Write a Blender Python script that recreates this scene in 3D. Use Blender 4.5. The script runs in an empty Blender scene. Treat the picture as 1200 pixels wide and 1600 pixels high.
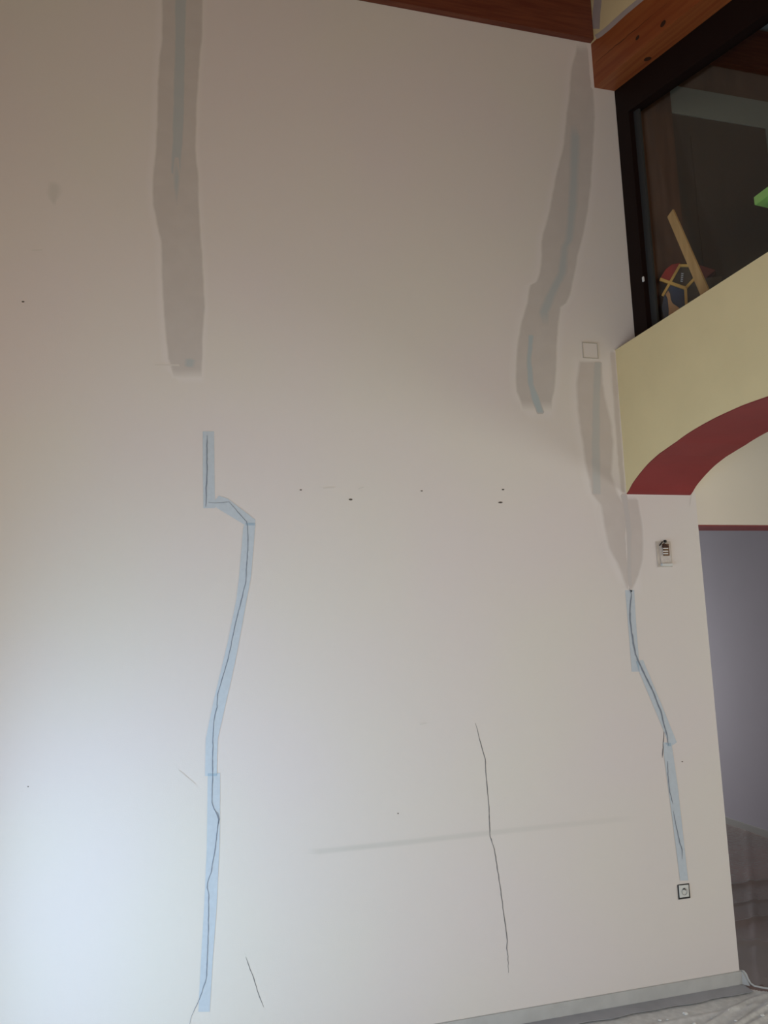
import bpy, bmesh, math, random
from mathutils import Vector, Matrix
random.seed(7)
C = bpy.context.scene.collection
sc = bpy.context.scene

# ------------------------------------------------------------------ camera
ZF = 0.068                                   # skirting height: measured wall heights start at its top edge
CAM = Vector((-2.16442, -3.33135, 1.63784 + ZF))
YAW, PITCH, ROLL, F = 0.26717, 0.14786, -0.03195, 1205.0
fw = Vector((math.sin(YAW)*math.cos(PITCH), math.cos(YAW)*math.cos(PITCH), math.sin(PITCH)))
r0 = Vector((math.cos(YAW), -math.sin(YAW), 0)); u0 = r0.cross(fw)
rt = r0*math.cos(ROLL) + u0*math.sin(ROLL); up = -r0*math.sin(ROLL) + u0*math.cos(ROLL)
cd = bpy.data.cameras.new('camera'); cam = bpy.data.objects.new('camera', cd); C.objects.link(cam)
cd.sensor_fit = 'VERTICAL'; cd.sensor_height = 24; cd.lens = F/1600*24; cd.clip_start = .05; cd.clip_end = 100
m = Matrix((rt, up, -fw)).transposed().to_4x4(); m.translation = CAM
cam.matrix_world = m
sc.camera = cam

# ------------------------------------------------------------------ light and exposure
sc.view_settings.view_transform = 'Standard'; sc.view_settings.look = 'None'
sc.view_settings.gamma = 1; sc.view_settings.use_curve_mapping = False
sc.view_settings.exposure = 0.0
w = bpy.data.worlds.new('sky'); sc.world = w; w.use_nodes = True
w.node_tree.nodes['Background'].inputs[0].default_value = (1, 1, 1, 1)
w.node_tree.nodes['Background'].inputs[1].default_value = .12

def area(name, loc, direction, sx, sy, watts, col):
    l = bpy.data.lights.new(name, 'AREA'); l.shape = 'RECTANGLE'; l.size = sx; l.size_y = sy
    l.energy = watts; l.color = col
    o = bpy.data.objects.new(name, l); C.objects.link(o); o.location = loc
    o.rotation_euler = Vector(direction).to_track_quat('-Z', 'Y').to_euler()
    return o
area('daylight_terrace_door', (-3.12, -1.35, .70), (1, 0, 0), 1.9, 1.4, 46, (.46, .71, 1))
area('daylight_rear_window', (-2.15, -6.60, 1.35), (0, 1, 0), 1.6, 2.0, 105, (1, .975, .875))
area('added_fill_back_room', (1.4, 4.15, 1.15), (0, -1, 0), 1.3, 1.3, 36, (1, 1, 1))  # added lamp, out of view, so the wall beyond the doorway is lit
area('added_fill_passage', (3.5, -2.2, 1.5), (-1, 0, 0), 1.6, 1.4, 46, (.96, 1, 1))  # unseen fill lamp added to light the passage behind the arch

# ------------------------------------------------------------------ projecting measured image points onto real planes
def ray(px, py): return fw + rt*((px-600)/F) - up*((py-800)/F)
def on_y(px, py, y=0.0):
    d = ray(px, py); return CAM + d*((y-CAM.y)/d.y)
def on_x(px, py, x=0.0):
    d = ray(px, py); return CAM + d*((x-CAM.x)/d.x)
def on_z(px, py, z=0.0):
    d = ray(px, py); return CAM + d*((z-CAM.z)/d.z)

# ------------------------------------------------------------------ materials
def lin(c):
    return tuple((v/255/12.92 if v/255 <= .04045 else ((v/255+.055)/1.055)**2.4) for v in c)
def mat(name, col, rough=.6, var=0, scale=3, spec=.3, metal=0, bump=0, bscale=200, col2=None, stretch=None, detail=4):
    m = bpy.data.materials.new(name); m.use_nodes = True; nt = m.node_tree
    b = nt.nodes['Principled BSDF']; b.inputs['Roughness'].default_value = rough
    b.inputs['Specular IOR Level'].default_value = spec; b.inputs['Metallic'].default_value = metal
    b.inputs['Base Color'].default_value = (*col, 1)
    tc = nt.nodes.new('ShaderNodeTexCoord'); src = tc.outputs['Object']
    if stretch:
        for key, val in (('Rotation', stretch[1]), ('Scale', stretch[0])):
            mp = nt.nodes.new('ShaderNodeMapping'); mp.inputs[key].default_value = val
            nt.links.new(src, mp.inputs[0]); src = mp.outputs[0]
    if var or col2:
        n = nt.nodes.new('ShaderNodeTexNoise'); n.inputs['Scale'].default_value = scale; n.inputs['Detail'].default_value = detail
        nt.links.new(src, n.inputs['Vector'])
        r = nt.nodes.new('ShaderNodeValToRGB')
        c2 = col2 or tuple(v*(1-var) for v in col)
        r.color_ramp.elements[0].color = (*c2, 1); r.color_ramp.elements[1].color = (*col, 1)
        r.color_ramp.elements[0].position = .36; r.color_ramp.elements[1].position = .64
        nt.links.new(n.outputs['Fac'], r.inputs[0]); nt.links.new(r.outputs[0], b.inputs['Base Color'])
    if bump:
        n2 = nt.nodes.new('ShaderNodeTexNoise'); n2.inputs['Scale'].default_value = bscale; n2.inputs['Detail'].default_value = 3
        nt.links.new(src, n2.inputs['Vector'])
        bp = nt.nodes.new('ShaderNodeBump'); bp.inputs['Strength'].default_value = bump; bp.inputs['Distance'].default_value = .01
        nt.links.new(n2.outputs['Fac'], bp.inputs['Height']); nt.links.new(bp.outputs[0], b.inputs['Normal'])
    return m
def translucent(name, col, fac, attr=False, rough=.7, spec=.2, var=0, scale=20, col2=None):
    """thin layer that lets the surface below show; opacity fac, optionally times the vertex attribute 'cover'"""
    m = mat(name, col, rough, var, scale, spec, col2=col2); nt = m.node_tree
    b = nt.nodes['Principled BSDF']; out = nt.nodes['Material Output']
    t = nt.nodes.new('ShaderNodeBsdfTransparent'); mx = nt.nodes.new('ShaderNodeMixShader'); mx.inputs[0].default_value = fac
    if attr:
        a = nt.nodes.new('ShaderNodeAttribute'); a.attribute_name = 'cover'
        ml = nt.nodes.new('ShaderNodeMath'); ml.operation = 'MULTIPLY'; ml.inputs[1].default_value = fac
        nt.links.new(a.outputs['Fac'], ml.inputs[0]); nt.links.new(ml.outputs[0], mx.inputs[0])
    nt.links.new(t.outputs[0], mx.inputs[1]); nt.links.new(b.outputs[0], mx.inputs[2]); nt.links.new(mx.outputs[0], out.inputs[0])
    return m
M = dict(
    wall=mat('white_wall_paint', (.71, .66, .595), .75, scale=1.3, col2=(.71, .645, .61), bump=.05, bscale=180, detail=1, spec=.15),
    cream=mat('cream_wall_paint', (.72, .65, .54), .75, bump=.05, bscale=180, spec=.15),
    yellow=mat('yellow_wall_paint', (.82, .665, .36), .7, var=.04, scale=4, bump=.05, bscale=180, spec=.2),
    red=mat('oxide_red_paint', (.26, .038, .034), .6, var=.1, scale=6),
    lilac=mat('grey_lilac_paint', (.38, .365, .415), .8, var=.04, scale=1.5),
    beam=mat('orange_pine', (.36, .105, .028), .5, scale=1.6, col2=(.27, .062, .016), stretch=((30, .8, 16), (-.2515, 0, 0)), detail=5),
    purlin=mat('dark_red_stained_wood', (.17, .050, .024), .5, scale=2, col2=(.12, .030, .016), stretch=((2, 30, 30), (0, 0, 0))),
    ceil=mat('stained_ceiling_boards', (.30, .12, .045), .5, scale=2, col2=(.22, .075, .025), stretch=((2, 12, 12), (0, 0, 0))),
    frame=mat('dark_brown_window_frame', (.014, .007, .0055), .6, spec=.08),
    bead=mat('grey_glazing_bead', (.045, .045, .042), .5),
    gwood=mat('brown_gallery_wood', (.15, .070, .040), .6, scale=2, col2=(.115, .052, .03), stretch=((14, 14, 1.5), (0, 0, 0))),
    gpanel=mat('dark_door_panel', (.074, .047, .033), .6, scale=2, col2=(.062, .040, .028), stretch=((8, 8, 1), (0, 0, 0))),
    gpale=mat('pale_architrave', (.27, .27, .235), .6),
    gceil=mat('pale_gallery_ceiling', (.5, .5, .46), .8),
    tile=mat('maroon_floor', (.30, .18, .155), .5, scale=1.2, col2=(.20, .15, .135)),
    tape_g=mat('grey_masking_tape', (.50, .49, .465), .5, var=.1, scale=12, spec=.4),
    tape_d=mat('grey_floor_tape', (.35, .345, .36), .45, var=.12, scale=9, spec=.5),
    skirt=mat('grey_skirting', (.33, .33, .32), .5),
    crack=mat('crack_shadow', (.19, .18, .18), .9),
    hole=mat('nail_hole', (.10, .08, .065), .9),
    dark=mat('dark_cavity', (.03, .028, .025), .8),
    white=mat('white_plastic', (.66, .66, .62), .35, spec=.5),
    plaster=mat('white_plaster_crumb', (.75, .74, .70), .9),
    brass=mat('brown_terminal', (.16, .085, .04), .5),
    primer=mat('grey_primer', (.50, .42, .37), .75, var=.08, scale=14),
    green=mat('green_plastic', (.42, .80, .20), .4, spec=.4),
    board=mat('pale_pine_board', (.72, .44, .18), .6, scale=2, col2=(.62, .37, .14), stretch=((20, 20, 2), (0, 0, 0))),
    tred=mat('toy_red', (.42, .03, .025), .5), tred2=mat('toy_dark_red', (.14, .025, .02), .5), tyel=mat('toy_yellow', (.85, .50, .13), .5),
    tblue=mat('toy_blue', (.05, .07, .13), .5), tbrown=mat('toy_brown', (.09, .065, .045), .6),
    torange=mat('toy_orange', (.66, .35, .16), .5), tgrey=mat('toy_grey', (.8, .76, .76), .5),
    knot=mat('wood_knot', (.05, .018, .008), .6),
    metal=mat('white_metal_catch', (.75, .75, .72), .3, spec=.6),
)
def over(name, col, base=None, rough=.75):
    """paint, filler or dirt rubbed onto a surface: its colour fades into the base colour where the vertex attribute 'cover' falls"""
    m = mat(name, (.71, .66, .595), rough, .01, scale=1.3, col2=(.71, .645, .61), spec=.15, detail=1); nt = m.node_tree
    b = nt.nodes['Principled BSDF']; src = b.inputs['Base Color'].links[0].from_socket
    a = nt.nodes.new('ShaderNodeAttribute'); a.attribute_name = 'cover'
    n = nt.nodes.new('ShaderNodeTexNoise'); n.inputs['Scale'].default_value = 11; n.inputs['Detail'].default_value = 4
    tc = [q for q in nt.nodes if q.type == 'TEX_COORD'][0]; nt.links.new(tc.outputs['Object'], n.inputs['Vector'])
    mr = nt.nodes.new('ShaderNodeMapRange'); mr.inputs[1].default_value = .3; mr.inputs[2].default_value = .7; mr.inputs[3].default_value = .86; mr.inputs[4].default_value = 1.06
    nt.links.new(n.outputs['Fac'], mr.inputs[0])
    ml = nt.nodes.new('ShaderNodeMath'); ml.operation = 'MULTIPLY'; nt.links.new(a.outputs['Fac'], ml.inputs[0]); nt.links.new(mr.outputs[0], ml.inputs[1])
    mx = nt.nodes.new('ShaderNodeMix'); mx.data_type = 'RGBA'; nt.links.new(ml.outputs[0], mx.inputs[0])
    if base: mx.inputs[6].default_value = (*base, 1)
    else: nt.links.new(src, mx.inputs[6])
    mx.inputs[7].default_value = (*col, 1); nt.links.new(mx.outputs[2], b.inputs['Base Color'])
    return m
FC = (.555, .505, .465)
M['tape'] = mat('blue_mesh_tape', (.535, .585, .625), .6, var=.05, scale=50, spec=.2)
M['tape_lap'] = mat('doubled_blue_tape', (.36, .46, .54), .6)
M['tape_old'] = over('smeared_blue_tape', (.455, .475, .465), FC)
M['tape_pale'] = over('faint_tape_under_filler', (.50, .49, .465), (.575, .515, .47))
M['tape_faint'] = over('very_faint_tape', (.545, .505, .475), (.575, .515, .47))
M['tape_blue'] = over('bare_end_of_blue_tape', (.44, .49, .50), FC)
M['filler'] = over('grey_filler', FC, (.73, .68, .63))
M['filler2'] = over('thin_grey_filler', (.575, .515, .47), (.73, .68, .64))
M['halo'] = over('pale_filler_film', (.735, .68, .64))
M['smudge'] = over('grey_smudge', (.62, .58, .53))
M['crack_t'] = mat('crack_through_tape', (.22, .245, .29), .9)

def film(name, base, op, bstr):
    m = bpy.data.materials.new(name); m.use_nodes = True; nt = m.node_tree; b = nt.nodes['Principled BSDF']
    b.inputs['Base Color'].default_value = (*base, 1); b.inputs['Roughness'].default_value = .32; b.inputs['Specular IOR Level'].default_value = .6
    tc = nt.nodes.new('ShaderNodeTexCoord')
    n = nt.nodes.new('ShaderNodeTexNoise'); n.inputs['Scale'].default_value = 34; n.inputs['Detail'].default_value = 6
    nt.links.new(tc.outputs['Object'], n.inputs['Vector'])
    r = nt.nodes.new('ShaderNodeValToRGB')
    r.color_ramp.elements[0].position = .40; r.color_ramp.elements[0].color = (*base, 1)
    r.color_ramp.elements[1].position = .72; r.color_ramp.elements[1].color = (*[min(.8, v*1.25) for v in base], 1)
    nt.links.new(n.outputs['Fac'], r.inputs[0]); nt.links.new(r.outputs[0], b.inputs['Base Color'])
    n2 = nt.nodes.new('ShaderNodeTexNoise'); n2.inputs['Scale'].default_value = 7; n2.inputs['Detail'].default_value = 5; n2.inputs['Distortion'].default_value = .8
    nt.links.new(tc.outputs['Object'], n2.inputs['Vector'])
    bp = nt.nodes.new('ShaderNodeBump'); bp.inputs['Strength'].default_value = bstr; bp.inputs['Distance'].default_value = .03
    nt.links.new(n2.outputs['Fac'], bp.inputs['Height']); nt.links.new(bp.outputs[0], b.inputs['Normal'])
    t = nt.nodes.new('ShaderNodeBsdfTransparent'); mx = nt.nodes.new('ShaderNodeMixShader'); mx.inputs[0].default_value = op
    nt.links.new(t.outputs[0], mx.inputs[1]); nt.links.new(b.outputs[0], mx.inputs[2]); nt.links.new(mx.outputs[0], nt.nodes['Material Output'].inputs[0])
    return m
M['film'] = film('dusty_plastic_film', (.62, .61, .585), .92, .10)
M['film2'] = film('thin_plastic_film', (.30, .29, .285), .42, .02)
g = bpy.data.materials.new('window_glass'); g.use_nodes = True; nt = g.node_tree; nt.nodes.remove(nt.nodes['Principled BSDF'])
t = nt.nodes.new('ShaderNodeBsdfTransparent'); t.inputs[0].default_value = (.95, .96, .95, 1)
gl = nt.nodes.new('ShaderNodeBsdfGlossy'); gl.inputs['Roughness'].default_value = .03
mx = nt.nodes.new('ShaderNodeMixShader'); mx.inputs[0].default_value = .045
nt.links.new(t.outputs[0], mx.inputs[1]); nt.links.new(gl.outputs[0], mx.inputs[2]); nt.links.new(mx.outputs[0], nt.nodes['Material Output'].inputs[0])
M['glass'] = g

# ------------------------------------------------------------------ mesh helpers
def wloc(p):
    v = Vector((0, 0, 0))
    while p: v += p.location; p = p.parent
    return v
def obj(name, verts, faces, mt, parent=None, cover=None, smooth=False, bevel=0):
    o_ = wloc(parent)
    me = bpy.data.meshes.new(name); me.from_pydata([Vector(v)-o_ for v in verts], [], faces)
    bm = bmesh.new(); bm.from_mesh(me)
    if cover is None: bmesh.ops.recalc_face_normals(bm, faces=bm.faces)
    if bevel: bmesh.ops.bevel(bm, geom=list(bm.edges), offset=bevel, segments=2, affect='EDGES')
    bm.to_mesh(me); bm.free()
    me.materials.append(M[mt])
    if cover is not None:
        a = me.attributes.new('cover', 'FLOAT', 'POINT')
        for i, c in enumerate(cover): a.data[i].value = c
    if smooth:
        for p in me.polygons: p.use_smooth = True
    o = bpy.data.objects.new(name, me); C.objects.link(o); o.parent = parent
    return o
def tag(o, label=None, cat=None, group=None, kind=None):
    for k, v in (('label', label), ('category', cat), ('group', group), ('kind', kind)):
        if v: o[k] = v
    return o
def thing(name, label, cat, loc, group=None):
    o = bpy.data.objects.new(name, None); C.objects.link(o); o.location = loc; o.empty_display_size = .1
    return tag(o, label, cat, group)
def boxv(x0, x1, y0, y1, z0, z1):
    v = [(x, y, z) for x in (x0, x1) for y in (y0, y1) for z in (z0, z1)]
    return v, [(0, 1, 3, 2), (4, 6, 7, 5), (0, 4, 5, 1), (2, 3, 7, 6), (0, 2, 6, 4), (1, 5, 7, 3)]
def box(name, b, mt, parent=None, bevel=0):
    v, f = boxv(*b); return obj(name, v, f, mt, parent, bevel=bevel)
def prism(name, pts, off, mt, parent=None, bevel=0):
    """closed polygon of 3D points pushed along the vector off"""
    n = len(pts); off = Vector(off)
    v = [Vector(p) for p in pts] + [Vector(p)+off for p in pts]
    f = [tuple(range(n)), tuple(range(2*n-1, n-1, -1))] + [(i, (i+1) % n, n+(i+1) % n, n+i) for i in range(n)]
    return obj(name, v, f, mt, parent, bevel=bevel)
def shell(name, rings, mt, parent=None):
    """several polygons with a shared extrusion joined to one mesh: rings = [(pts, off), ...]"""
    V, Fc = [], []
    for pts, off in rings:
        b = len(V); n = len(pts); off = Vector(off)
        V += [Vector(p) for p in pts] + [Vector(p)+off for p in pts]
        Fc += [tuple(range(b, b+n)), tuple(range(b+2*n-1, b+n-1, -1))] + [(b+i, b+(i+1) % n, b+n+(i+1) % n, b+n+i) for i in range(n)]
    return obj(name, V, Fc, mt, parent)

# ================================================================== SETTING
XL, YB, XR = -3.05, -6.5, 3.55
BS = .257                                     # fall of the roof beam towards the camera
H = lambda y: 5.02 + ZF + BS*y                # underside of the roof
ZB = lambda y: 4.478 + ZF + .257*y            # underside of the big beam
tag(box('floor', (XL, XR, YB, 4.1, -.12, 0), 'tile'), kind='structure')

# long back wall with the doorway on the right
LT = 2.1 + ZF; OX0, OX1 = .398, 1.40; TH = .185
P = lambda x, z: (x, 0, z)
wall = shell('wall_back', [([P(XL-.1, 0), P(OX0, 0), P(OX0, LT), P(OX0, 5.12), P(XL-.1, 5.12)], (0, TH, 0))], 'wall')
tag(wall, kind='structure')
wr = shell('wall_passage', [([P(OX0, LT), P(OX1, LT), P(OX1, 5.12), P(OX0, 5.12)], (0, TH, 0)),
                            ([P(OX1, 0), P(XR, 0), P(XR, 5.12), P(OX1, 5.12)], (0, TH, 0))], 'cream')
tag(wr, kind='structure')
tag(box('trim_1', (OX0+.002, OX1-.002, .001, TH-.001, LT-.006, LT-.0005), 'red'), kind='structure')

# right wall: arch below, glazed gallery front above
prof = [(0, 2.256), (.06, 2.298), (.125, 2.333), (.2, 2.366), (.285, 2.392), (.42, 2.417), (.507, 2.435), (.6, 2.447), (.7, 2.456), (.85, 2.461)]
# smooth the arch profile
def sm(p, n=40):
    xs = [a for a, b in p]; out = []
    for i in range(n+1):
        t = (i/n)**1.35*.85
        for k in range(len(p)-1):
            if xs[k] <= t <= xs[k+1]+1e-9:
                p0 = p[max(k-1, 0)][1]; p1 = p[k][1]; p2 = p[k+1][1]; p3 = p[min(k+2, len(p)-1)][1]
                u = (t-xs[k])/(xs[k+1]-xs[k])
                out.append((t, .5*((2*p1)+(-p0+p2)*u+(2*p0-5*p1+4*p2-p3)*u*u+(-p0+3*p1-3*p2+p3)*u**3))); break
    return out
arc = sm(prof); arc = arc + [(1.7-a, b) for a, b in reversed(arc[:-1])]
arc = [(-a, b+ZF) for a, b in arc]            # (y, z)
RT = .366; FT = 3.0 + ZF; GL = -3.3
Q = lambda x, y, z: (x, y, z)
V, Fc = [], []
for a, b in arc:
    V += [Q(0, a, b), Q(0, a, FT), Q(RT, a, b), Q(RT, a, FT)]
for i in range(len(arc)-1):
    k = 4*i; j = k+4
    Fc += [(k, k+1, j+1, j), (k+2, j+2, j+3, k+3), (k+1, k+3, j+3, j+1), (k, j, j+2, k+2)]
k = 4*(len(arc)-1); Fc += [(0, 2, 3, 1)]
b0 = len(V)
bv, bf = boxv(0, RT, YB, -1.7, 0, FT); V += bv; Fc += [tuple(i+b0 for i in f) for f in bf]
b0 = len(V)
pts = [Q(0, YB, FT), Q(0, GL, FT), Q(0, GL, ZB(GL)), Q(0, YB, max(FT+.01, ZB(YB)))]
n = 4; V += pts + [(RT, p[1], p[2]) for p in pts]
Fc += [tuple(range(b0, b0+4)), tuple(range(b0+7, b0+3, -1))] + [(b0+i, b0+(i+1) % 4, b0+4+(i+1) % 4, b0+4+i) for i in range(4)]
wright = tag(obj('wall_right', V, Fc, 'yellow'), kind='structure')
# red soffit lining of the arch
V, Fc = [], []
for a, b in arc: V += [(.0, a, b-.0005), (RT, a, b-.0005), (.0, a, b-.005), (RT, a, b-.005)]
for i in range(len(arc)-1):
    k = 4*i; j = k+4; Fc += [(k, j, j+1, k+1), (k+2, k+3, j+3, j+2), (k, k+2, j+2, j), (k+1, j+1, j+3, k+3)]
so = obj('arch_soffit', V, Fc, 'red', wright); so['label'] = 'oxide red painted underside of the arch'
# gable piece between beam and roof
prism('wall_gable', [Q(0, 0, ZB(0)+.262), Q(0, YB, ZB(YB)+.262), Q(0, YB, H(YB)+.05), Q(0, 0, H(0)+.05)], (.18, 0, 0), 'yellow')['kind'] = 'structure'
# gallery slab, its back cladding, ceiling and the unseen sides of the rooms
tag(box('floor_gallery', (RT, XR, YB, 0, 2.72, 2.97), 'gceil'), kind='structure')
cl = tag(box('wall_gallery', (.183, XR, -.016, -.001, FT-.09, 4.735+ZF), 'gwood'), kind='structure')
prism('ceiling', [(XL-.1, .18, H(.18)), (XL-.1, YB-.1, H(YB-.1)), (XL-.1, YB-.1, H(YB-.1)+.12), (XL-.1, .18, H(.18)+.12)], (-XL+.1-.001, 0, 0), 'ceil')['kind'] = 'structure'
prism('ceiling_gallery', [(0, .18, H(.18)), (0, YB-.1, H(YB-.1)), (0, YB-.1, H(YB-.1)+.12), (0, .18, H(.18)+.12)], (XR+.1, 0, 0), 'gceil')['kind'] = 'structure'
# left wall with terrace door opening (y -3.1..-1.1, z 0..2.25)
def xl(y0, y1, z0, z1=None):
    return ([(XL, y0, z0), (XL, y1, z0), (XL, y1, z1 or H(y1)), (XL, y0, z1 or H(y0))], (-.1, 0, 0))
shell('wall_left', [xl(0, -.4, 0), xl(-.4, -4.6, 2.12), xl(-2.35, -2.6, 0, 2.12), xl(-4.6, YB, 0)], 'ceil')['kind'] = 'structure'
def yw(x0, x1, z0, z1): return ([(x0, YB, z0), (x1, YB, z0), (x1, YB, z1), (x0, YB, z1)], (0, -.1, 0))
shell('wall_front', [yw(XL, -2.96, 0, 3.6), yw(-2.96, -1.34, 0, .35), yw(-2.96, -1.34, 2.35, 3.6), yw(-1.34, XR, 0, 3.6)], 'wall')['kind'] = 'structure'
def xw(y0, y1, z0, z1): return ([(XR, y0, z0), (XR, y1, z0), (XR, y1, z1), (XR, y0, z1)], (.1, 0, 0))
shell('wall_east', [xw(TH, -1.4, 0, 5.1), xw(-1.4, -3.0, 0, .8), xw(-1.4, -3.0, 2.2, 5.1), xw(-3.0, YB, 0, 5.1)], 'cream')['kind'] = 'structure'
# back room seen through the doorway
tag(box('wall_back_room', (2.285, 2.385, TH+.001, 4.1, 0, 2.6), 'lilac'), kind='structure')
tag(box('wall_back_room_left', (-.6, -.5, TH+.001, 4.1, 0, 2.6), 'lilac'), kind='structure')
shell('wall_back_room_end', [([(x0, 4.1, z0), (x1, 4.1, z0), (x1, 4.1, z1), (x0, 4.1, z1)], (0, .1, 0)) for x0, x1, z0, z1 in
      ((-.6, .7, 0, 2.6), (.7, 2.1, 0, .45), (.7, 2.1, 1.85, 2.6), (2.1, 2.385, 0, 2.6))], 'lilac')['kind'] = 'structure'
tag(box('ceiling_back_room', (-.6, 2.385, TH+.001, 4.2, 2.601, 2.7), 'gceil'), kind='structure')
tag(box('baseboard_back_room', (2.270, 2.285, TH+.01, 4.09, .0, .052), 'skirt'), kind='structure')
# skirting masked with grey tape
sk = tag(box('baseboard_back', (XL, OX0+.004, -.009, 0, 0, ZF-.003), 'tape_g'), kind='structure')

# ================================================================== ROOF TIMBERS
pu = tag(box('roof_purlin', (XL+.01, -.003, -.034, -.001, 4.743+ZF, 5.0+ZF), 'purlin'),
         'dark red stained timber purlin along the top of the tall white wall', 'beam')
bt = thing('roof_beam', 'orange pine beam with knots sloping above the gallery window', 'beam', (0, 0, ZB(0)))
prism('timber', [Q(-.001, -.001, ZB(0)), Q(-.001, -5.5, ZB(-5.5)), Q(-.001, -5.5, ZB(-5.5)+.26), Q(-.001, -.001, ZB(0)+.26)], (.182, 0, 0), 'beam', bt)
def disc_x(name, px, py, r, parent, mt='knot'):
    c = on_x(px, py, -.0015)
    pts = [(c.x, c.y+r*1.5*math.cos(a), c.z+r*math.sin(a)+.25*r*math.cos(a)) for a in [i*math.pi/7 for i in range(14)]]
    return prism(name, pts, (-.0008, 0, 0), mt, parent)
disc_x('knot', 996, 59, .010, bt); disc_x('knot', 1036, 37, .013, bt)
c = on_z(1012, 92, 0); d = ray(1012, 92)
# knot on the underside: intersect the sloping underside plane
tt = (ZB(CAM.y) - CAM.z)/(d.z - .257*d.y); c = CAM + d*tt
prism('knot', [(c.x+.016*math.cos(a), c.y+.022*math.sin(a), ZB(c.y+.022*math.sin(a))-.0004) for a in [i*math.pi/6 for i in range(12)]], (0, 0, -.0006), 'knot', bt)
a = on_x(930, 98, -.0015); b = on_x(1042, 5, -.0015)
N = 26; top, bot = [], []
for i in range(N+1):
    q = a.lerp(b, i/N*1.0); e = .0016*math.sin(math.pi*min(1, .1+i/N)) + .0006*random.random(); j = random.uniform(-.003, .003)
    top.append((q.x, q.y, q.z+e+j)); bot.append((q.x, q.y, q.z-e+j))
V = top+bot; obj('check_crack', V, [(i, i+1, N+2+i, N+1+i) for i in range(N)], 'knot', bt)

# ================================================================== GALLERY WINDOW
win = bpy.data.objects.new('window_1', None); C.objects.link(win); win.location = (.12, 0, FT); win['kind'] = 'structure'
X0 = .12
def fy(y, z): return (X0, y, z)
st = .112
rail = .17                                     # vertical thickness of the top rail on the slope
shell('window_frame', [
    ([fy(-.002, FT), fy(-st, FT), fy(-st, ZB(-st)-.002), fy(-.002, ZB(0)-.002)], (.06, 0, 0)),
    ([fy(-st, ZB(-st)-rail), fy(GL+st, ZB(GL+st)-rail), fy(GL+st, ZB(GL+st)-.002), fy(-st, ZB(-st)-.002)], (.06, 0, 0)),
    ([fy(GL+st, FT), fy(GL+.002, FT), fy(GL+.002, ZB(GL)-.002), fy(GL+st, ZB(GL+st)-.002)], (.06, 0, 0)),
    ([fy(-st, FT), fy(GL+st, FT), fy(GL+st, FT+.035), fy(-st, FT+.035)], (.06, 0, 0))], 'frame', win)
bd = .045
shell('glazing_bead', [([(X0+.028, -st, FT+.035), (X0+.028, -st-bd, FT+.035), (X0+.028, -st-bd, ZB(-st-bd)-rail), (X0+.028, -st, ZB(-st)-rail)], (.012, 0, 0))], 'bead', win)
prism('pane', [(X0+.042, -st+.01, FT+.03), (X0+.042, GL+st-.01, FT+.03), (X0+.042, GL+st-.01, ZB(GL+st)-rail+.01), (X0+.042, -st+.01, ZB(-st)-rail+.01)], (.005, 0, 0), 'glass', win)
c = on_x(1005, 436, X0-.004)
la = obj('window_catch', *(lambda p: (p[0], p[1]))(boxv(c.x-.004, c.x+.004, c.y-.006, c.y+.006, c.z-.014, c.z+.012)), 'metal', win, bevel=.002)
la['label'] = 'small white metal catch'

# behind the pane: timber post, closet door with pale surround, board, toys
yb = -.016
def gy(px, py, y=yb): p = on_y(px, py, y); return (p.x, p.z)
tag(box('gallery_post', (.205, .445, -.040, -.017, 2.97, 4.74+ZF), 'gwood', bevel=.003), 'reddish brown timber post behind the gallery glass, left of the dark door', 'post')
gd = thing('closet_door', 'dark brown door with pale surround behind the gallery glass', 'door', (.8, -.02, 2.97))
xa, za = gy(1050, 140); _, zb = gy(1057, 184); xr, _ = gy(1193, 207)
box('architrave', (.447, 1.30, -.034, -.017, zb+.012, za+.012), 'gpale', gd)
box('architrave', (xr+.004, 1.30, -.034, -.017, 2.97, zb+.011), 'gpale', gd)
lf = box('door_leaf', (.447, xr, -.030, -.017, 2.97, zb+.010), 'gpanel', gd)
box('door_panel', (.55, xr-.10, -.036, -.0302, 3.15, zb-.11), 'gpanel', lf, bevel=.003)
tag(box('gallery_purlin', (.185, XR-.01, -.05, -.001, 4.737+ZF, 4.99+ZF), 'purlin'), 'dark red purlin crossing behind the upper corner of the gallery glass', 'beam')

# toy house standing on the gallery ledge, faces laid out on a plane turned to the room
nrm = Vector((-.607, -.795, 0)); anc = Vector((.295, -.175, 0))
def fp(px, py, lift=0):
    d = ray(px, py); t = ((anc + nrm*lift - CAM).dot(nrm))/d.dot(nrm); return CAM + d*t
th = thing('toy_house', 'wooden toy house with red roof, yellow trim and giraffe on blue wall', 'toy', (anc.x, anc.y, 3.0))
def tp(name, pts, mt, lift, depth, parent=th): return prism(name, [fp(x, y, lift) for x, y in pts], -nrm*depth, mt, parent)
tp('wall_panel', [(1038, 459), (1048, 442), (1070, 451), (1072, 512), (1040, 512), (1034, 480)], 'tblue', 0, .05)
tp('side_panel', [(1071, 451), (1085, 436), (1128, 432), (1126, 505), (1072, 512)], 'tbrown', -.004, .045)
r = tp('roof', [(1032, 434), (1040, 421), (1050, 413), (1063, 411), (1048, 440)], 'tred', .006, .06); r['label'] = 'red left roof slope'
r = tp('roof', [(1093, 414), (1118, 422), (1106, 432), (1099, 438)], 'tred2', .002, .05); r['label'] = 'dark red right roof slope'
gb = tp('gable', [(1064, 414), (1076, 414), (1080, 436), (1070, 448), (1050, 440)], 'tbrown', .004, .05)
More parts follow.
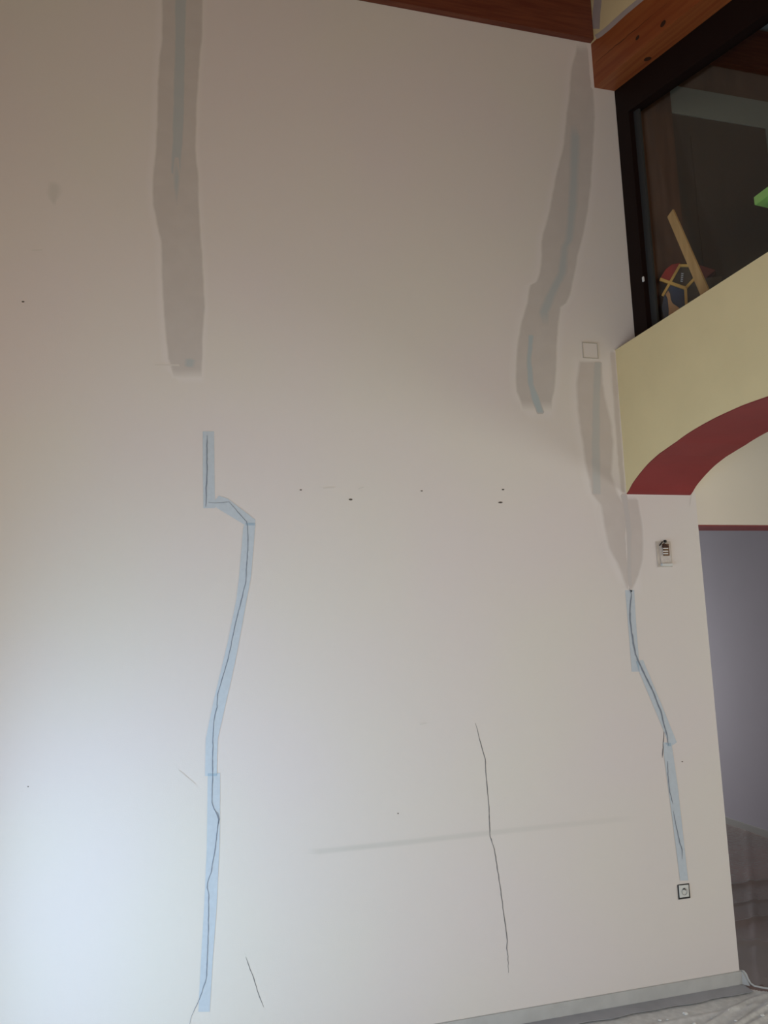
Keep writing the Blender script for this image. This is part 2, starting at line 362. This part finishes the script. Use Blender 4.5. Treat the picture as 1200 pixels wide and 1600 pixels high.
def bar(name, x0, y0, x1, y1, wpx, mt, lift, depth, parent=th):
    dx, dy = x1-x0, y1-y0; L = math.hypot(dx, dy); nx, ny = -dy/L*wpx/2, dx/L*wpx/2
    return tp(name, [(x0+nx, y0+ny), (x1+nx, y1+ny), (x1-nx, y1-ny), (x0-nx, y0-ny)], mt, lift, depth, parent)
bar('trim_board', 1063, 413, 1035, 462, 3.6, 'tyel', .016, .010)
bar('trim_board', 1031, 436, 1071, 450, 4.6, 'tyel', .020, .010)
bar('trim_board', 1062, 414.5, 1076, 414.5, 3.5, 'tyel', .014, .010)
bar('trim_board', 1072, 449, 1086, 434, 4, 'tyel', .014, .010)
bar('trim_board', 1071, 450, 1074, 505, 4.6, 'tyel', .022, .012)
for i in range(5): bar('window_bar', 1064.5-.3*i, 427+3*i, 1068-.3*i, 427.6+3*i, 1.3, 'tgrey', .010, .004, gb)
gi = tp('giraffe', [(1040, 460), (1044, 454), (1047, 459), (1048, 468), (1051, 474), (1057, 478), (1061, 481), (1060, 488), (1056, 510), (1052, 510), (1052, 494), (1049, 492), (1047, 510), (1044, 510), (1045, 484), (1043, 466)], 'torange', .012, .008)
gi['label'] = 'orange giraffe figure on the front'
# ring on the right of the house
pts = [(1116+4.5*math.cos(t_), 440+5.5*math.sin(t_)) for t_ in [i*math.pi/8 for i in range(16)]]
inn = [(1116+2.6*math.cos(t_), 440+3.4*math.sin(t_)) for t_ in [i*math.pi/8 for i in range(16)]]
V = [fp(x, y, .02) for x, y in pts] + [fp(x, y, .02) for x, y in inn] + [fp(x, y, -.002) for x, y in pts] + [fp(x, y, -.002) for x, y in inn]
Fc = []
for i in range(16):
    j = (i+1) % 16; Fc += [(i, j, 16+j, 16+i), (32+i, 48+i, 48+j, 32+j), (i, 32+i, 32+j, j), (16+i, 16+j, 48+j, 48+i)]
obj('ring', V, Fc, 'tbrown', th)
# base so that the house stands on the ledge
zb_ = min(v[2] for v in [fp(1040, 512), fp(1072, 512)])
pa, pb = fp(1036, 512), fp(1124, 505)
prism('base', [(pa.x, pa.y, 2.97), (pb.x, pb.y, 2.97), (pb.x, pb.y, pa.z+.01), (pa.x, pa.y, pa.z+.01)], -nrm*.05, 'tbrown', th)

# board leaning against the pane
p1, p2, p3, p4 = [on_x(x, y, .190) for x, y in ((1042.5, 339), (1051, 327), (1108, 456), (1095, 463))]
# lengthen downwards to the ledge
def ext(a, b, z): t = (z-a.z)/(b.z-a.z); return a.lerp(b, t)
p3b, p4b = ext(p2, p3, 2.975), ext(p1, p4, 2.975)
# (the board's lower end rests on the gallery ledge)
tag(prism('wooden_board', [p1, p2, p3b, p4b], (.009, 0, 0), 'board'), 'pale narrow wooden board leaning behind the glass, in front of the toy house', 'board')

# green table
tb = thing('childs_table', 'bright green slab of a low table at the right edge behind the glass', 'table', (.55, -1.0, 2.97))
A = on_x(1177, 308, .33); zt = A.z
top = [Vector((.33, A.y, zt)), Vector((.33, A.y-.72, zt)), Vector((.86, A.y-.72, zt)), Vector((.86, A.y+.06, zt))]
prism('table_top', top, (0, 0, -.040), 'green', tb, bevel=.003)
for x, y in ((.39, A.y-.06), (.39, A.y-.66), (.80, A.y-.05), (.80, A.y-.66)):
    box('leg', (x-.02, x+.02, y-.02, y+.02, 2.97, zt-.0405), 'green', tb)

# ================================================================== WALL MARKS (parts of the wall)
def dense(rows, step):
    """rows (y, ...values) linearly refined in y"""
    out = []
    for a, b in zip(rows, rows[1:]):
        n = max(1, int(abs(b[0]-a[0])/step))
        for i in range(n):
            t = i/n; out.append([a[k]*(1-t)+b[k]*t for k in range(len(a))])
    out.append(list(rows[-1])); return out
def patch(name, rows, mt, off, parent, feather=2.5, endf=10, label=None, jit=.5, c0=0, ends=(1, 1)):
    R = dense(rows, 6); V, cov, Fc = [], [], []
    if ends[0]: R = [[R[0][0]-endf, R[0][1]+2, R[0][2]-2]] + R
    if ends[1]: R = R + [[R[-1][0]+endf, R[-1][1]+2, R[-1][2]-2]]
    n = len(R); jl = jr = 0
    for i, (y, a, b) in enumerate(R):
        jl = .6*jl + random.uniform(-jit, jit); jr = .6*jr + random.uniform(-jit, jit)
        f = min(feather, (b-a)/3); a += jl; b += jr
        e = 0 if ((i == 0 and ends[0]) or (i == n-1 and ends[1])) else 1
        for x, c in ((a-f, 0), (a+f, 1), ((a+b)/2, 1), (b-f, 1), (b+f, 0)):
            V.append(on_y(x, y, -off)); cov.append(c*e)
    for i in range(n-1):
        for k in range(4): Fc.append((5*i+k, 5*i+k+1, 5*i+k+6, 5*i+k+5))
    o = obj(name, V, Fc, mt, parent, cover=cov)
    if label: o['label'] = label
    return o

L1 = [(-30, 254, 317), (60, 253, 315), (90, 250, 312), (130, 247, 309), (200, 246, 306), (235, 244, 305), (270, 240, 309), (300, 239, 310), (320, 240, 311), (350, 246, 313), (380, 252, 314), (440, 254, 318), (480, 256, 319.5), (520, 260, 317), (560, 263, 316), (577, 268, 315)]
patch('filler_film', [(y, a-9, b+(5 if y < 560 else 3)) for y, a, b in L1]+[(592, 276, 318)], 'halo', .0004, wall, 4, 8, 'pale smeared edge of the upper left filler patch')
f1 = patch('filler_patch', L1, 'filler', .0008, wall, 1.8, 14, 'long grey filler patch at the upper left of the wall')
patch('embedded_tape', [(-30, 274, 291), (60, 274, 289), (150, 271.5, 288), (220, 270, 285), (270, 268, 281)], 'tape_old', .0011, f1, 1, 3, 'bluish tape showing through filler')
patch('embedded_tape', [(276, 272, 280), (290, 272, 279)], 'tape_old', .0014, f1, 2, 30)
patch('embedded_tape', [(563, 291, 303), (571, 290, 302)], 'tape_old', .0011, f1, 3, 4)
L2 = [(81, 900, 919), (112, 892, 924), (143, 890, 927), (184, 885, 929), (225, 880.7, 927), (266, 871, 924.5), (297, 865, 922), (328, 859, 918), (360, 850, 913), (378, 846.5, 908), (400, 846, 902), (426, 844, 898), (440, 838, 895), (446, 828, 893.5), (462, 825, 890), (474, 824, 884), (480, 822.5, 876), (508, 814, 872.5), (540, 809, 870), (590, 806, 868), (612, 808, 865), (626, 814, 862)]
patch('filler_film', [(y, a-8, b+7) for y, a, b in L2]+[(646, 822, 866)], 'halo', .0004, wall, 5, 12, 'pale smeared edge of the upper right filler patch')
f2 = patch('filler_patch', L2, 'filler', .0008, wall, 1.8, 16, 'long grey filler patch curving down at the upper right of the wall')
patch('embedded_tape', [(215, 893, 905), (318, 889, 901), (376, 884, 894), (386, 878, 887), (426, 873, 885), (464, 852, 866), (488, 843, 856)], 'tape_old', .0011, f2, 3, 22)
patch('embedded_tape', [(525, 826, 834), (560, 823.5, 830), (600, 825.5, 833), (626, 832, 843), (644, 839, 849)], 'tape_blue', .0013, f2, 1.2, 3, 'blue tape tail below the filler')
L3 = [(567, 905, 939), (599, 901.5, 941), (638, 903, 949), (660, 905.5, 954), (690, 910.5, 958), (717, 914, 957.5), (740, 919, 955), (772, 926, 965), (788, 938, 975), (800, 941, 978), (822, 945, 981), (856, 952, 983), (880, 965, 985), (905, 974, 986), (919, 979, 986)]
patch('filler_film', [(y, a-9, b+14) for y, a, b in L3], 'halo', .0004, wall, 5, 12, 'pale smeared edge of the filler patch by the corner')
f3 = patch('filler_patch', L3, 'filler2', .0008, wall, 2.5, 4, 'grey filler patch beside the corner of the yellow wall')
patch('embedded_tape', [(567, 929, 938.5), (640, 926, 937), (700, 925, 937), (771, 926, 938)], 'tape_pale', .0011, f3, 1.5, 2)
L4 = [(782, 975, 997), (800, 978, 1000), (822, 979, 1003.5), (850, 980, 1004.5), (874, 981, 1004), (892, 982, 999), (905, 983, 995), (919, 984, 989)]
f4 = patch('filler_patch', L4, 'filler2', .0009, wall, 2, 6, 'small grey filler patch just under the arch spring')
patch('embedded_tape', [(775, 971, 979), (800, 976, 983), (835, 980, 986), (880, 981, 986), (914, 982, 987)], 'tape_faint', .0012, f4, 1, 4)
patch('filler_film', [(800, 936, 950), (850, 945, 958), (880, 953, 968), (905, 965, 978)], 'halo', .0005, wall, 6, 14)
patch('primer_strip', [(552, 953, 961), (600, 957, 965), (660, 961, 969), (720, 966, 973.5), (768, 970, 977)], 'filler2', .0010, wall, 1.5, 6, 'grey primer along the corner with the yellow wall')
# primer brushed over wall edges around the beam (on the wall corner and the gable)
patch('primer_strip', [(62, 918, 925.5), (90, 920.5, 928), (136, 924.5, 929.5)], 'halo', .0011, wall, 1, 3, 'pale primer beside the beam end')
gab = bpy.data.objects['wall_gable']
def strip_x(name, line, wpx, mt, parent, x=-.0012):
    V = []
    for i, (px, py) in enumerate(line):
        a_ = line[max(i-1, 0)]; b_ = line[min(i+1, len(line)-1)]
        dx, dy = b_[0]-a_[0], b_[1]-a_[1]; L = math.hypot(dx, dy)
        for s in (-1, 1): V.append(on_x(px-dy/L*wpx/2*s, py+dx/L*wpx/2*s, x))
    n = len(line); return obj(name, V, [(2*i, 2*i+1, 2*i+3, 2*i+2) for i in range(n-1)], mt, parent, cover=[1]*len(V))
strip_x('primer_strip', [(936, -14), (934, 0), (932, 20), (931, 45)], 12, 'primer', gab, -.0010)
strip_x('primer_strip', [(931, 58), (937, 54.5), (950, 44), (975, 21), (1005, -4), (1025, -22)], 7.5, 'primer', gab, -.0014)
# the pale line of primer under the arch spring
patch('primer_strip', [(772.5, 979, 1078), (775.5, 979, 1078)], 'halo', .0010, wall, 1, 1.2, 'pale line under the red arch', jit=0)

# smudge and little marks
V, cov = [], []
ln = [(478, 1332.5, 0), (500, 1330.5, .8), (560, 1324, 1), (640, 1315.5, .9), (740, 1304, .8), (800, 1297.5, .6), (880, 1289, .5), (960, 1281, .35), (1000, 1277, 0)]
for x, y, c in ln:
    for k, cc in ((-6, 0), (-2, 1), (2, 1), (6, 0)): V.append(on_y(x, y+k, -.0004)); cov.append(c*cc)
obj('smudge', V, [(4*i+k, 4*i+k+1, 4*i+k+5, 4*i+k+4) for i in range(len(ln)-1) for k in range(3)], 'smudge', wall, cover=cov)['label'] = 'faint long grey rub mark low on the wall'
patch('smudge', [(290, 78, 92), (302, 76, 94), (314, 80, 88)], 'smudge', .0004, wall, 5, 8)

def ribbon(name, pts, wpx, mt, off, parent=wall, jit=.35, taper=True, label=None, sub=5):
    Pn = []
    for a_, b_ in zip(pts, pts[1:]):
        n = max(1, int(math.hypot(b_[0]-a_[0], b_[1]-a_[1])/sub))
        for i in range(n):
            t = i/n; Pn.append((a_[0]*(1-t)+b_[0]*t+random.uniform(-jit, jit), a_[1]*(1-t)+b_[1]*t))
    Pn.append(pts[-1]); V = []; n = len(Pn)
    for i, (x, y) in enumerate(Pn):
        a_ = Pn[max(i-1, 0)]; b_ = Pn[min(i+1, n-1)]; dx, dy = b_[0]-a_[0], b_[1]-a_[1]; L = math.hypot(dx, dy) or 1
        e = wpx/2*(.75+.5*random.random())
        if taper: e *= min(1, .35+2.2*min(i, n-1-i)/n*3)
        for s in (-1, 1): V.append(on_y(x-dy/L*e*s, y+dx/L*e*s, -off))
    o = obj(name, V, [(2*i, 2*i+1, 2*i+3, 2*i+2) for i in range(n-1)], mt, parent, cover=[1]*len(V))
    if label: o['label'] = label
    return o
CR, CT = .0006, .0024           # bare cracks lie in the paint; taped ones print through the mesh tape
ribbon('crack', [(323.6, 680), (323.2, 722), (323.8, 740), (322.2, 762), (322.4, 780), (321.4, 792)], 1.5, 'crack_t', CT)
ribbon('crack', [(325, 785), (335, 786), (347, 785.5), (358, 784), (364, 791), (375, 804), (385, 815), (386.5, 822), (387.8, 838), (387, 860), (385.5, 880), (384, 909), (377, 938.5), (370, 965.5), (364, 992), (360, 1013), (354, 1037.5), (347.5, 1060), (340, 1085), (339, 1105), (334, 1126), (333, 1150), (332, 1190), (332, 1214), (331.4, 1253.5), (334, 1263), (338.7, 1272), (341.4, 1281), (340.3, 1291.5), (336, 1327), (329.6, 1363.7), (324.3, 1379.5), (323.8, 1387), (325.9, 1398), (325.6, 1442), (324.3, 1490), (322.5, 1529), (313.8, 1555), (304.6, 1576), (297.5, 1592), (295.5, 1606)], 1.25, 'crack_t', CT, label='long thin crack down the left side of the wall')
ribbon('crack', [(336, 1267), (340, 1270), (342.6, 1280), (340.6, 1288)], .9, 'crack_t', CT, jit=.1)
ribbon('crack', [(384, 1495), (391, 1514.6), (397, 1529), (401.7, 1547.5), (407, 1562), (412, 1573.7)], 1.1, 'crack', CR, label='short slanting crack at the lower left')
ribbon('crack', [(743, 1129.6), (750, 1157.5), (758.4, 1186), (759.5, 1212), (764, 1261), (765.8, 1307), (772.5, 1327), (777, 1356), (782, 1387.5), (786, 1419), (791.4, 1459.4), (792.6, 1471), (791.6, 1482), (793.7, 1494), (794.6, 1520)], 1.3, 'crack', CR, label='long untaped crack in the lower middle of the wall')
ribbon('crack', [(983.5, 919), (986.5, 929), (984.5, 955), (985, 970), (987, 988), (993, 1022), (1003.4, 1046), (1019.6, 1078.7), (1034, 1114.5), (1038, 1134), (1043, 1151), (1044.6, 1165)], 1.9, 'crack_t', CT, label='crack running down from the patch by the arch')
ribbon('crack', [(983, 921), (986, 931), (987, 938)], 4.5, 'crack', CR+.0001, jit=.6)
ribbon('crack', [(1038, 1140), (1036.5, 1163), (1035, 1184)], 1.4, 'crack', CR)
ribbon('crack', [(1043, 1189), (1044, 1215), (1047, 1238), (1051.5, 1256)], 1.2, 'crack_t', CT)
ribbon('crack', [(1052, 1267), (1058.6, 1300), (1062, 1316), (1066, 1328), (1066, 1342)], 1.2, 'crack_t', CT)
def spot(px, py, rx, ry, label=None):
    pts = [on_y(px+rx*math.cos(a_)*(1+random.uniform(-.2, .2)), py+ry*math.sin(a_), -.0003) for a_ in [i*math.pi/5 for i in range(10)]]
    o = prism('nail_hole', pts, (0, -.0005, 0), 'hole', wall)
    if label: o['label'] = label
for s in ((548, 780.5, 3.2, 1.4), (782, 785, 3.6, 1.3), (786, 765, 2.2, 1), (470, 765.5, 1.8, 1), (659, 767, 2, .8), (36, 471.5, 2.2, 1.2),
          (622, 1271, 1, 1), (1066, 1190, 1.2, .9), (44, 1229, 1.2, .8)): spot(*s)
for pts in ([(50, 391), (66, 390.5)], [(242, 570), (280, 570.5)], [(280, 1204), (305, 1225)], [(656, 1132), (666, 1130)], [(560, 764), (568, 761)], [(505, 763), (522, 762)]):
    V, cov = [], []
    for x, y in (pts[0], ((pts[0][0]+pts[1][0])/2, (pts[0][1]+pts[1][1])/2), pts[1]):
        for k, cc in ((-1.2, 0), (0, 1), (1.2, 0)): V.append(on_y(x+k*.5, y+k, -.0017)); cov.append(cc)
    obj('scratch', V, [(3*i+k, 3*i+k+1, 3*i+k+4, 3*i+k+3) for i in range(2) for k in range(2)], 'smudge', wall, cover=cov)
ribbon('crack', [(1081, 770), (1079.5, 778), (1077.5, 791)], 1.6, 'smudge', .0008, wall, jit=.1)

# ================================================================== BLUE JOINT TAPE (things stuck on the wall)
GR = 'blue joint tape strips over the cracks'
def tape(rows, off, label, poly=None):
    if poly: pts = [on_y(x, y, -off) for x, y in poly]
    else: pts = [on_y(a_, y, -off) for y, a_, b_ in rows] + [on_y(b_, y, -off) for y, a_, b_ in reversed(rows)]
    o = obj('joint_tape', pts, [tuple(range(len(pts)))], 'tape')
    return tag(o, label, 'tape', GR)
tape([(674, 316.7, 334.5), (735, 317, 335.2), (794, 317.8, 336)], .0009, 'short upright blue tape, topmost strip over the left crack')
tape(None, .0012, 'short slanting blue tape joining the two upright strips of the left crack', [(334, 784), (342, 774.5), (356, 779), (399, 812), (398.5, 819.5), (384, 821), (336, 792)])
tape([(817, 382.5, 399.3), (826, 380, 398.5), (900, 373.8, 392.5), (936, 369.5, 385.8), (1001, 356.5, 374), (1022, 351.5, 370), (1071, 339.6, 359.5), (1094, 334, 354), (1154, 321.6, 340.6), (1180, 321, 339.5), (1212.5, 320.5, 339)], .0015, 'long curving blue tape, middle strip over the left crack')
tape([(1208, 324.6, 344), (1306, 323.4, 343.5), (1327, 323, 342.8), (1416, 319, 338.7), (1500, 314, 332.5), (1581, 309.9, 327.7)], .0012, 'long straight blue tape, lowest strip over the left crack')
tape([(922, 976.7, 991), (965, 980.6, 993.5), (994, 983, 995.5), (1030, 985.7, 998.5), (1049.5, 987, 999.5)], .0009, 'short blue tape below the corner filler patch, topmost over the right crack')
tape(None, .0012, 'slanting blue tape, middle strip over the right crack', [(993.6, 1032), (1005, 1031.5), (1034, 1101.5), (1057.6, 1160), (1047, 1167), (1034, 1134), (1000, 1053)])
tape([(1160, 1036.5, 1049), (1179, 1037.5, 1052), (1225, 1043.5, 1058.6), (1251, 1047, 1061.5), (1376, 1062.8, 1075.5)], .0015, 'blue tape ending above the wall socket')

for n_, a_, poly in ((1, .0019, [(383.5, 817), (398.5, 817), (398, 821), (384, 821)]), (2, .0020, [(324.6, 1208.5), (339, 1208.5), (339, 1212.5), (324.6, 1212.5)]),
                     (4, .0017, [(993.6, 1033), (998.5, 1033), (999.5, 1049), (998.5, 1049)]), (6, .0020, [(1040, 1161), (1048, 1161), (1048.5, 1166), (1043.5, 1166)])):
    t_ = [o for o in bpy.data.objects if o.name.startswith('joint_tape')][n_]
    obj('overlap', [on_y(x, y, -a_) for x, y in poly], [(0, 1, 2, 3)], 'tape_lap', t_)['label'] = 'darker band where two strips overlap'

# ================================================================== FITTINGS ON THE WALL
# square blanking plate
cs = [on_y(x, y, 0) for x, y in ((911, 535), (933.5, 538), (932, 561), (909.5, 559))]
x0, x1 = min(c.x for c in cs)+.004, max(c.x for c in cs)-.002; z0, z1 = cs[2].z, cs[0].z
bp = thing('blanking_plate', 'small square painted cover plate above the corner filler patch', 'cover plate', ((x0+x1)/2, 0, z0))
fr_ = .0045
bx = lambda a_, b_, c_, d_, y0=-.005: boxv(a_, b_, y0, -.0005, c_, d_)
M['plate_rim'] = mat('darker_plate_edge', (.50, .45, .38), .7)  # rim colour, a darker tone than the plate itself
box('plate', (x0+fr_, x1-fr_, -.0035, -.0006, z0+fr_, z1-fr_), 'wall', bp)
for b_ in ((x0, x1, z1-fr_+.0005, z1), (x0, x1, z0, z0+fr_-.0005), (x0, x0+fr_-.0005, z0+fr_, z1-fr_), (x1-fr_+.0005, x1, z0+fr_, z1-fr_)):
    box('rim', (b_[0], b_[1], -.005, -.0006, b_[2], b_[3]), 'plate_rim', bp)

# open junction box with brown terminals
def B(px0, px1, py0, py1, y0, y1):
    a_ = on_y(px0, (py0+py1)/2, y1); b_ = on_y(px1, (py0+py1)/2, y1); t_ = on_y((px0+px1)/2, py0, y1); u_ = on_y((px0+px1)/2, py1, y1)
    return (a_.x, b_.x, y0, y1, u_.z, t_.z)
c = on_y(1038, 886, 0)
jb = thing('junction_box', 'small open electrical box with brown terminals beside the doorway', 'electrical box', (c.x, 0, c.z))
M['stain'] = mat('rubbed_plaster', (.58, .52, .45), .8, var=.15, scale=60)
M['ply'] = mat('raw_box_plaster', (.64, .585, .53), .8, var=.12, scale=80)
box('back_plate', B(1026, 1049, 846, 886, -.0025, -.0008), 'stain', jb)
box('inner_plate', B(1031.5, 1048, 852, 880, -.006, -.0026), 'ply', jb, bevel=.0008)
V, Fc = [], []
tbk = box('terminal_block', B(1035.5, 1044, 850, 868.5, -.016, -.0062), 'brass', jb, bevel=.001)
for y_ in (856.3, 860.6, 864.4): box('terminal_ring', B(1035.6, 1043.6, y_, y_+1.4, -.019, -.0161), 'plaster', tbk)
p_ = [on_y(x, y, -.012) for x, y in ((1037, 849), (1044.5, 855), (1033.5, 855.5))]
prism('wire_hood', p_, (0, -.008, 0), 'knot', jb)
p_ = B(1036.5, 1040, 844, 848, -.014, -.003); box('wire_tip', p_, 'dark', jb, bevel=.002)
V = []
a_, b_ = on_y(1035, 846.5, -.006), on_y(1030.5, 852.5, -.006)
prism('wire', [a_+Vector((-.002, 0, .002)), a_+Vector((.002, 0, -.001)), b_+Vector((.001, 0, -.002)), b_+Vector((-.003, 0, .001))], (0, -.003, 0), 'dark', jb)
bb = box('lower_lip', B(1032, 1048.5, 880.5, 884.5, -.018, -.001), 'white', jb, bevel=.002); bb['label'] = 'white lower lip'

# socket without its cover frame
c = on_y(1068.5, 1404, 0)
so = thing('wall_socket', 'white socket insert in a dark gap at the foot of the right tape', 'socket', (c.x, 0, c.z))
box('back_box', B(1059, 1077.6, 1381.2, 1404.4, -.0032, -.0018), 'dark', so)
pf = [on_y(x, y, -.0060) for x, y in ((1060.8, 1383.8), (1075.8, 1382.3), (1076.8, 1400.8), (1062.4, 1402.8))]
pl = prism('face_plate', pf, (0, .0026, 0), 'white', so)
cc = on_y(1069.3, 1393, -.0061)
def ringm(name, c, ra, rb, y0, y1, mt, parent, a0=0, a1=2*math.pi, n=24):
    V, Fc = [], []
    full = abs(a1-a0-2*math.pi) < 1e-6; k = n if full else n+1
    for i in range(k):
        t_ = a0+(a1-a0)*i/n
        for r_, y_ in ((ra, y0), (rb, y0), (rb, y1), (ra, y1)): V.append((c.x+r_*math.cos(t_), y_, c.z+r_*1.08*math.sin(t_)))
    for i in range(n):
        j = (i+1) % k
        for q_ in range(4): Fc.append((4*i+q_, 4*i+(q_+1) % 4, 4*j+(q_+1) % 4, 4*j+q_))
    return obj(name, V, Fc, mt, parent)
M['rimg'] = mat('grey_plastic_rim', (.36, .36, .34), .4)
rs = ringm('recess', cc, .0125, .0148, -.0085, -.00605, 'rimg', so)
ringm('earth_pin', cc+Vector((-.002, 0, .008)), .0035, .0066, -.0095, -.0061, 'dark', so, -.5, 3.1, 12)
b_ = cc+Vector((-.002, 0, .006)); box('earth_pin_tip', (b_.x-.002, b_.x+.002, -.0098, -.0061, b_.z-.002, b_.z+.002), 'metal', so)

# ================================================================== FLOOR COVERINGS
def steps(*seg):
    out = []
    for a, b, st_ in seg:
        n = max(1, round((b-a)/st_)); out += [a+(b-a)*k/n for k in range(n)]
    return out+[seg[-1][1]]
def sheet(name, xs, ys, hf, mt, skip=None):
    nx, ny = len(xs)-1, len(ys)-1
    V = [(x, y, hf(x, y)) for y in ys for x in xs]
    Fc = [(j*(nx+1)+i, j*(nx+1)+i+1, (j+1)*(nx+1)+i+1, (j+1)*(nx+1)+i) for j in range(ny) for i in range(nx)]
    if skip: Fc = [f for f in Fc if not any(skip(V[k][0], V[k][1]) for k in f)]
    us = sorted({k for f in Fc for k in f}); ix = {k: n for n, k in enumerate(us)}
    V = [V[k] for k in us]; Fc = [tuple(ix[k] for k in f) for f in Fc]
    return obj(name, V, Fc, mt, cover=[1]*len(V), smooth=True)
def fold(x, y, x0, y0, dx, dy, wdt, h):
    L = math.hypot(dx, dy); d_ = ((x-x0)*(-dy)+(y-y0)*dx)/L; return h*math.exp(-(d_/wdt)**2)
FOLDS = [(on_z(*p), on_z(*q), w_, h_) for p, q, w_, h_ in (
    ((1160, 1600), (1200, 1574), .010, .013), ((1125, 1592), (1190, 1556), .012, .010), ((1180, 1600), (1200, 1588), .008, .009),
    ((1040, 1600), (1120, 1585), .014, .005), ((1195, 1555), (1150, 1600), .009, .006))]
def hf1(x, y):
    z = .004 + .0012*math.sin(9*x+3*y) + .001*math.sin(23*x-14*y)
    m_ = min(1, max(0, (-y-.085)/.05))
    fd = sum(fold(x, y, a_.x, a_.y, b_.x-a_.x, b_.y-a_.y, w_, h_) for a_, b_, w_, h_ in FOLDS)
    return z*(.25+.75*m_) + fd*m_*m_
tag(sheet('dust_sheet', steps((-3.0, -1.2, .06), (-1.2, .7, .008), (.7, 1.9, .06)), steps((-6.3, -.7, .07), (-.7, -.006, .008)), hf1, 'film', lambda x, y: (x > -.03 and y < -1.66) or (x > .40 and y > -.035-(x-.41)*.85)), 'dusty grey plastic sheet on the floor in front of the tall wall', 'plastic sheet')
def hf2(x, y):
    z = .004 + .0015*math.sin(6*x+2*y) + .0012*math.sin(17*y-5*x)
    return z + fold(x, y, 1.5, 1.13, 1, .0, .022, .020) + fold(x, y, 1.04, .62, 1, .05, .02, .018) + fold(x, y, 1.25, .85, 1, -.02, .015, .012) + fold(x, y, .8, .35, 1, -.6, .03, .014) + fold(x, y, .75, .3, .8, 1, .02, .010)
tag(sheet('thin_dust_sheet', steps((.403, 2.26, .018)), steps((-.9, 1.4, .012), (1.4, 3.9, .03)), hf2, 'film2', lambda x, y: y < -.02-(x-.41)*.85 or (x > 1.38 and y < .21)), 'thin clear plastic sheet over the maroon floor beyond the doorway', 'plastic sheet')
# tape on the floor along the skirting
V, Fc = [], []
N = 60
for i in range(N+1):
    x = -3.0 + (.402+3.0)*i/N
    e = .004*math.sin(i*1.7)+.003*math.sin(i*.9)
    V += [(x, -.010, .0095), (x, -.083+e, .0085), (x, -.010, .0065), (x, -.083+e, .0065)]
for i in range(N):
    k = 4*i; j = k+4; Fc += [(k, j, j+1, k+1), (k+2, k+3, j+3, j+2), (k+1, j+1, j+3, k+3), (k, k+2, j+2, j)]
Fc += [(0, 1, 3, 2), (4*N, 4*N+2, 4*N+3, 4*N+1)]
tag(obj('floor_tape', V, Fc, 'tape_d'), 'dark grey masking strip on the floor along the foot of the tall wall', 'tape')
# rolled film edge turning round the wall end
pth = [(OX0+.004, -.011, ZF), (OX0+.014, -.012, ZF-.003), (OX0+.022, -.016, ZF-.014), (OX0+.025, -.024, ZF-.034), (OX0+.028, -.034, .020), (OX0+.036, -.048, .013), (OX0+.056, -.068, .012), (OX0+.10, -.108, .012), (OX0+.2, -.19, .012), (OX0+.4, -.36, .012)]
V, Fc = [], []
for i, p in enumerate(pth):
    a_ = Vector(pth[max(i-1, 0)]); b_ = Vector(pth[min(i+1, len(pth)-1)]); tg = (b_-a_).normalized()
    s1 = tg.cross(Vector((0, -1, .3))).normalized(); s2 = tg.cross(s1).normalized()
    for k in range(8): V.append(Vector(p)+s1*.0042*math.cos(k*math.pi/4)+s2*.0042*math.sin(k*math.pi/4))
for i in range(len(pth)-1):
    for k in range(8): Fc.append((8*i+k, 8*i+(k+1) % 8, 8*i+8+(k+1) % 8, 8*i+8+k))
tag(obj('film_edge', V, Fc, 'tape_g', smooth=True), 'rolled pale edge of plastic film curling round the wall end', 'plastic sheet')
pts = [(OX0+.004, -.009, 0.006), (OX0+.004, -.009, ZF-.003), (OX0+.016, -.011, ZF-.006), (OX0+.022, -.016, ZF-.018), (OX0+.026, -.03, .006)]
prism('skirting_wrap', pts, (0, .02, 0), 'tape_g', sk)

# plaster crumbs on the sheet
k = 0
spots = [(1071, 1582, .010, 'largest white plaster crumb on the dusty sheet, just below the floor tape'),
         (1031, 1591, .006, 'left one of the close pair of plaster crumbs beside the largest crumb'),
         (1043, 1590, .005, 'right one of the close pair of plaster crumbs beside the largest crumb'),
         (1085, 1597, .007, 'white plaster crumb on the dusty sheet, just below and right of the largest crumb'),
         (1112, 1588, .004, 'tiny plaster crumb on the dusty sheet midway between the largest crumb and the folds'),
         (1139, 1580, .004, 'tiny plaster crumb on the sheet at the left end of the folds'),
         (1150, 1596, .006, 'white plaster crumb lying among the sheet folds at the bottom edge'),
         (1192, 1588, .008, 'white plaster crumb nearest the lower right corner of the photo'),
         (1199, 1572, .005, 'small plaster crumb at the right edge, below the rolled film edge'),
         (985, 1598, .004, 'tiny plaster crumb at the bottom edge, leftmost on the dusty sheet')]
for i, (px, py, r_, label_) in enumerate(spots):
    c = on_z(px, py, .012)
    bm = bmesh.new(); bmesh.ops.create_icosphere(bm, subdivisions=2, radius=r_)
    for v in bm.verts:
        v.co *= random.uniform(.7, 1.2); v.co.z *= .55; v.co.x *= 1.25
    me = bpy.data.meshes.new('plaster_crumb'); bm.to_mesh(me); bm.free(); me.materials.append(M['plaster'])
    o = bpy.data.objects.new('plaster_crumb', me); C.objects.link(o); o.location = (c.x, c.y, hf1(c.x, c.y)+r_*.35)
    tag(o, label_, 'debris', 'plaster crumbs on the dust sheet')
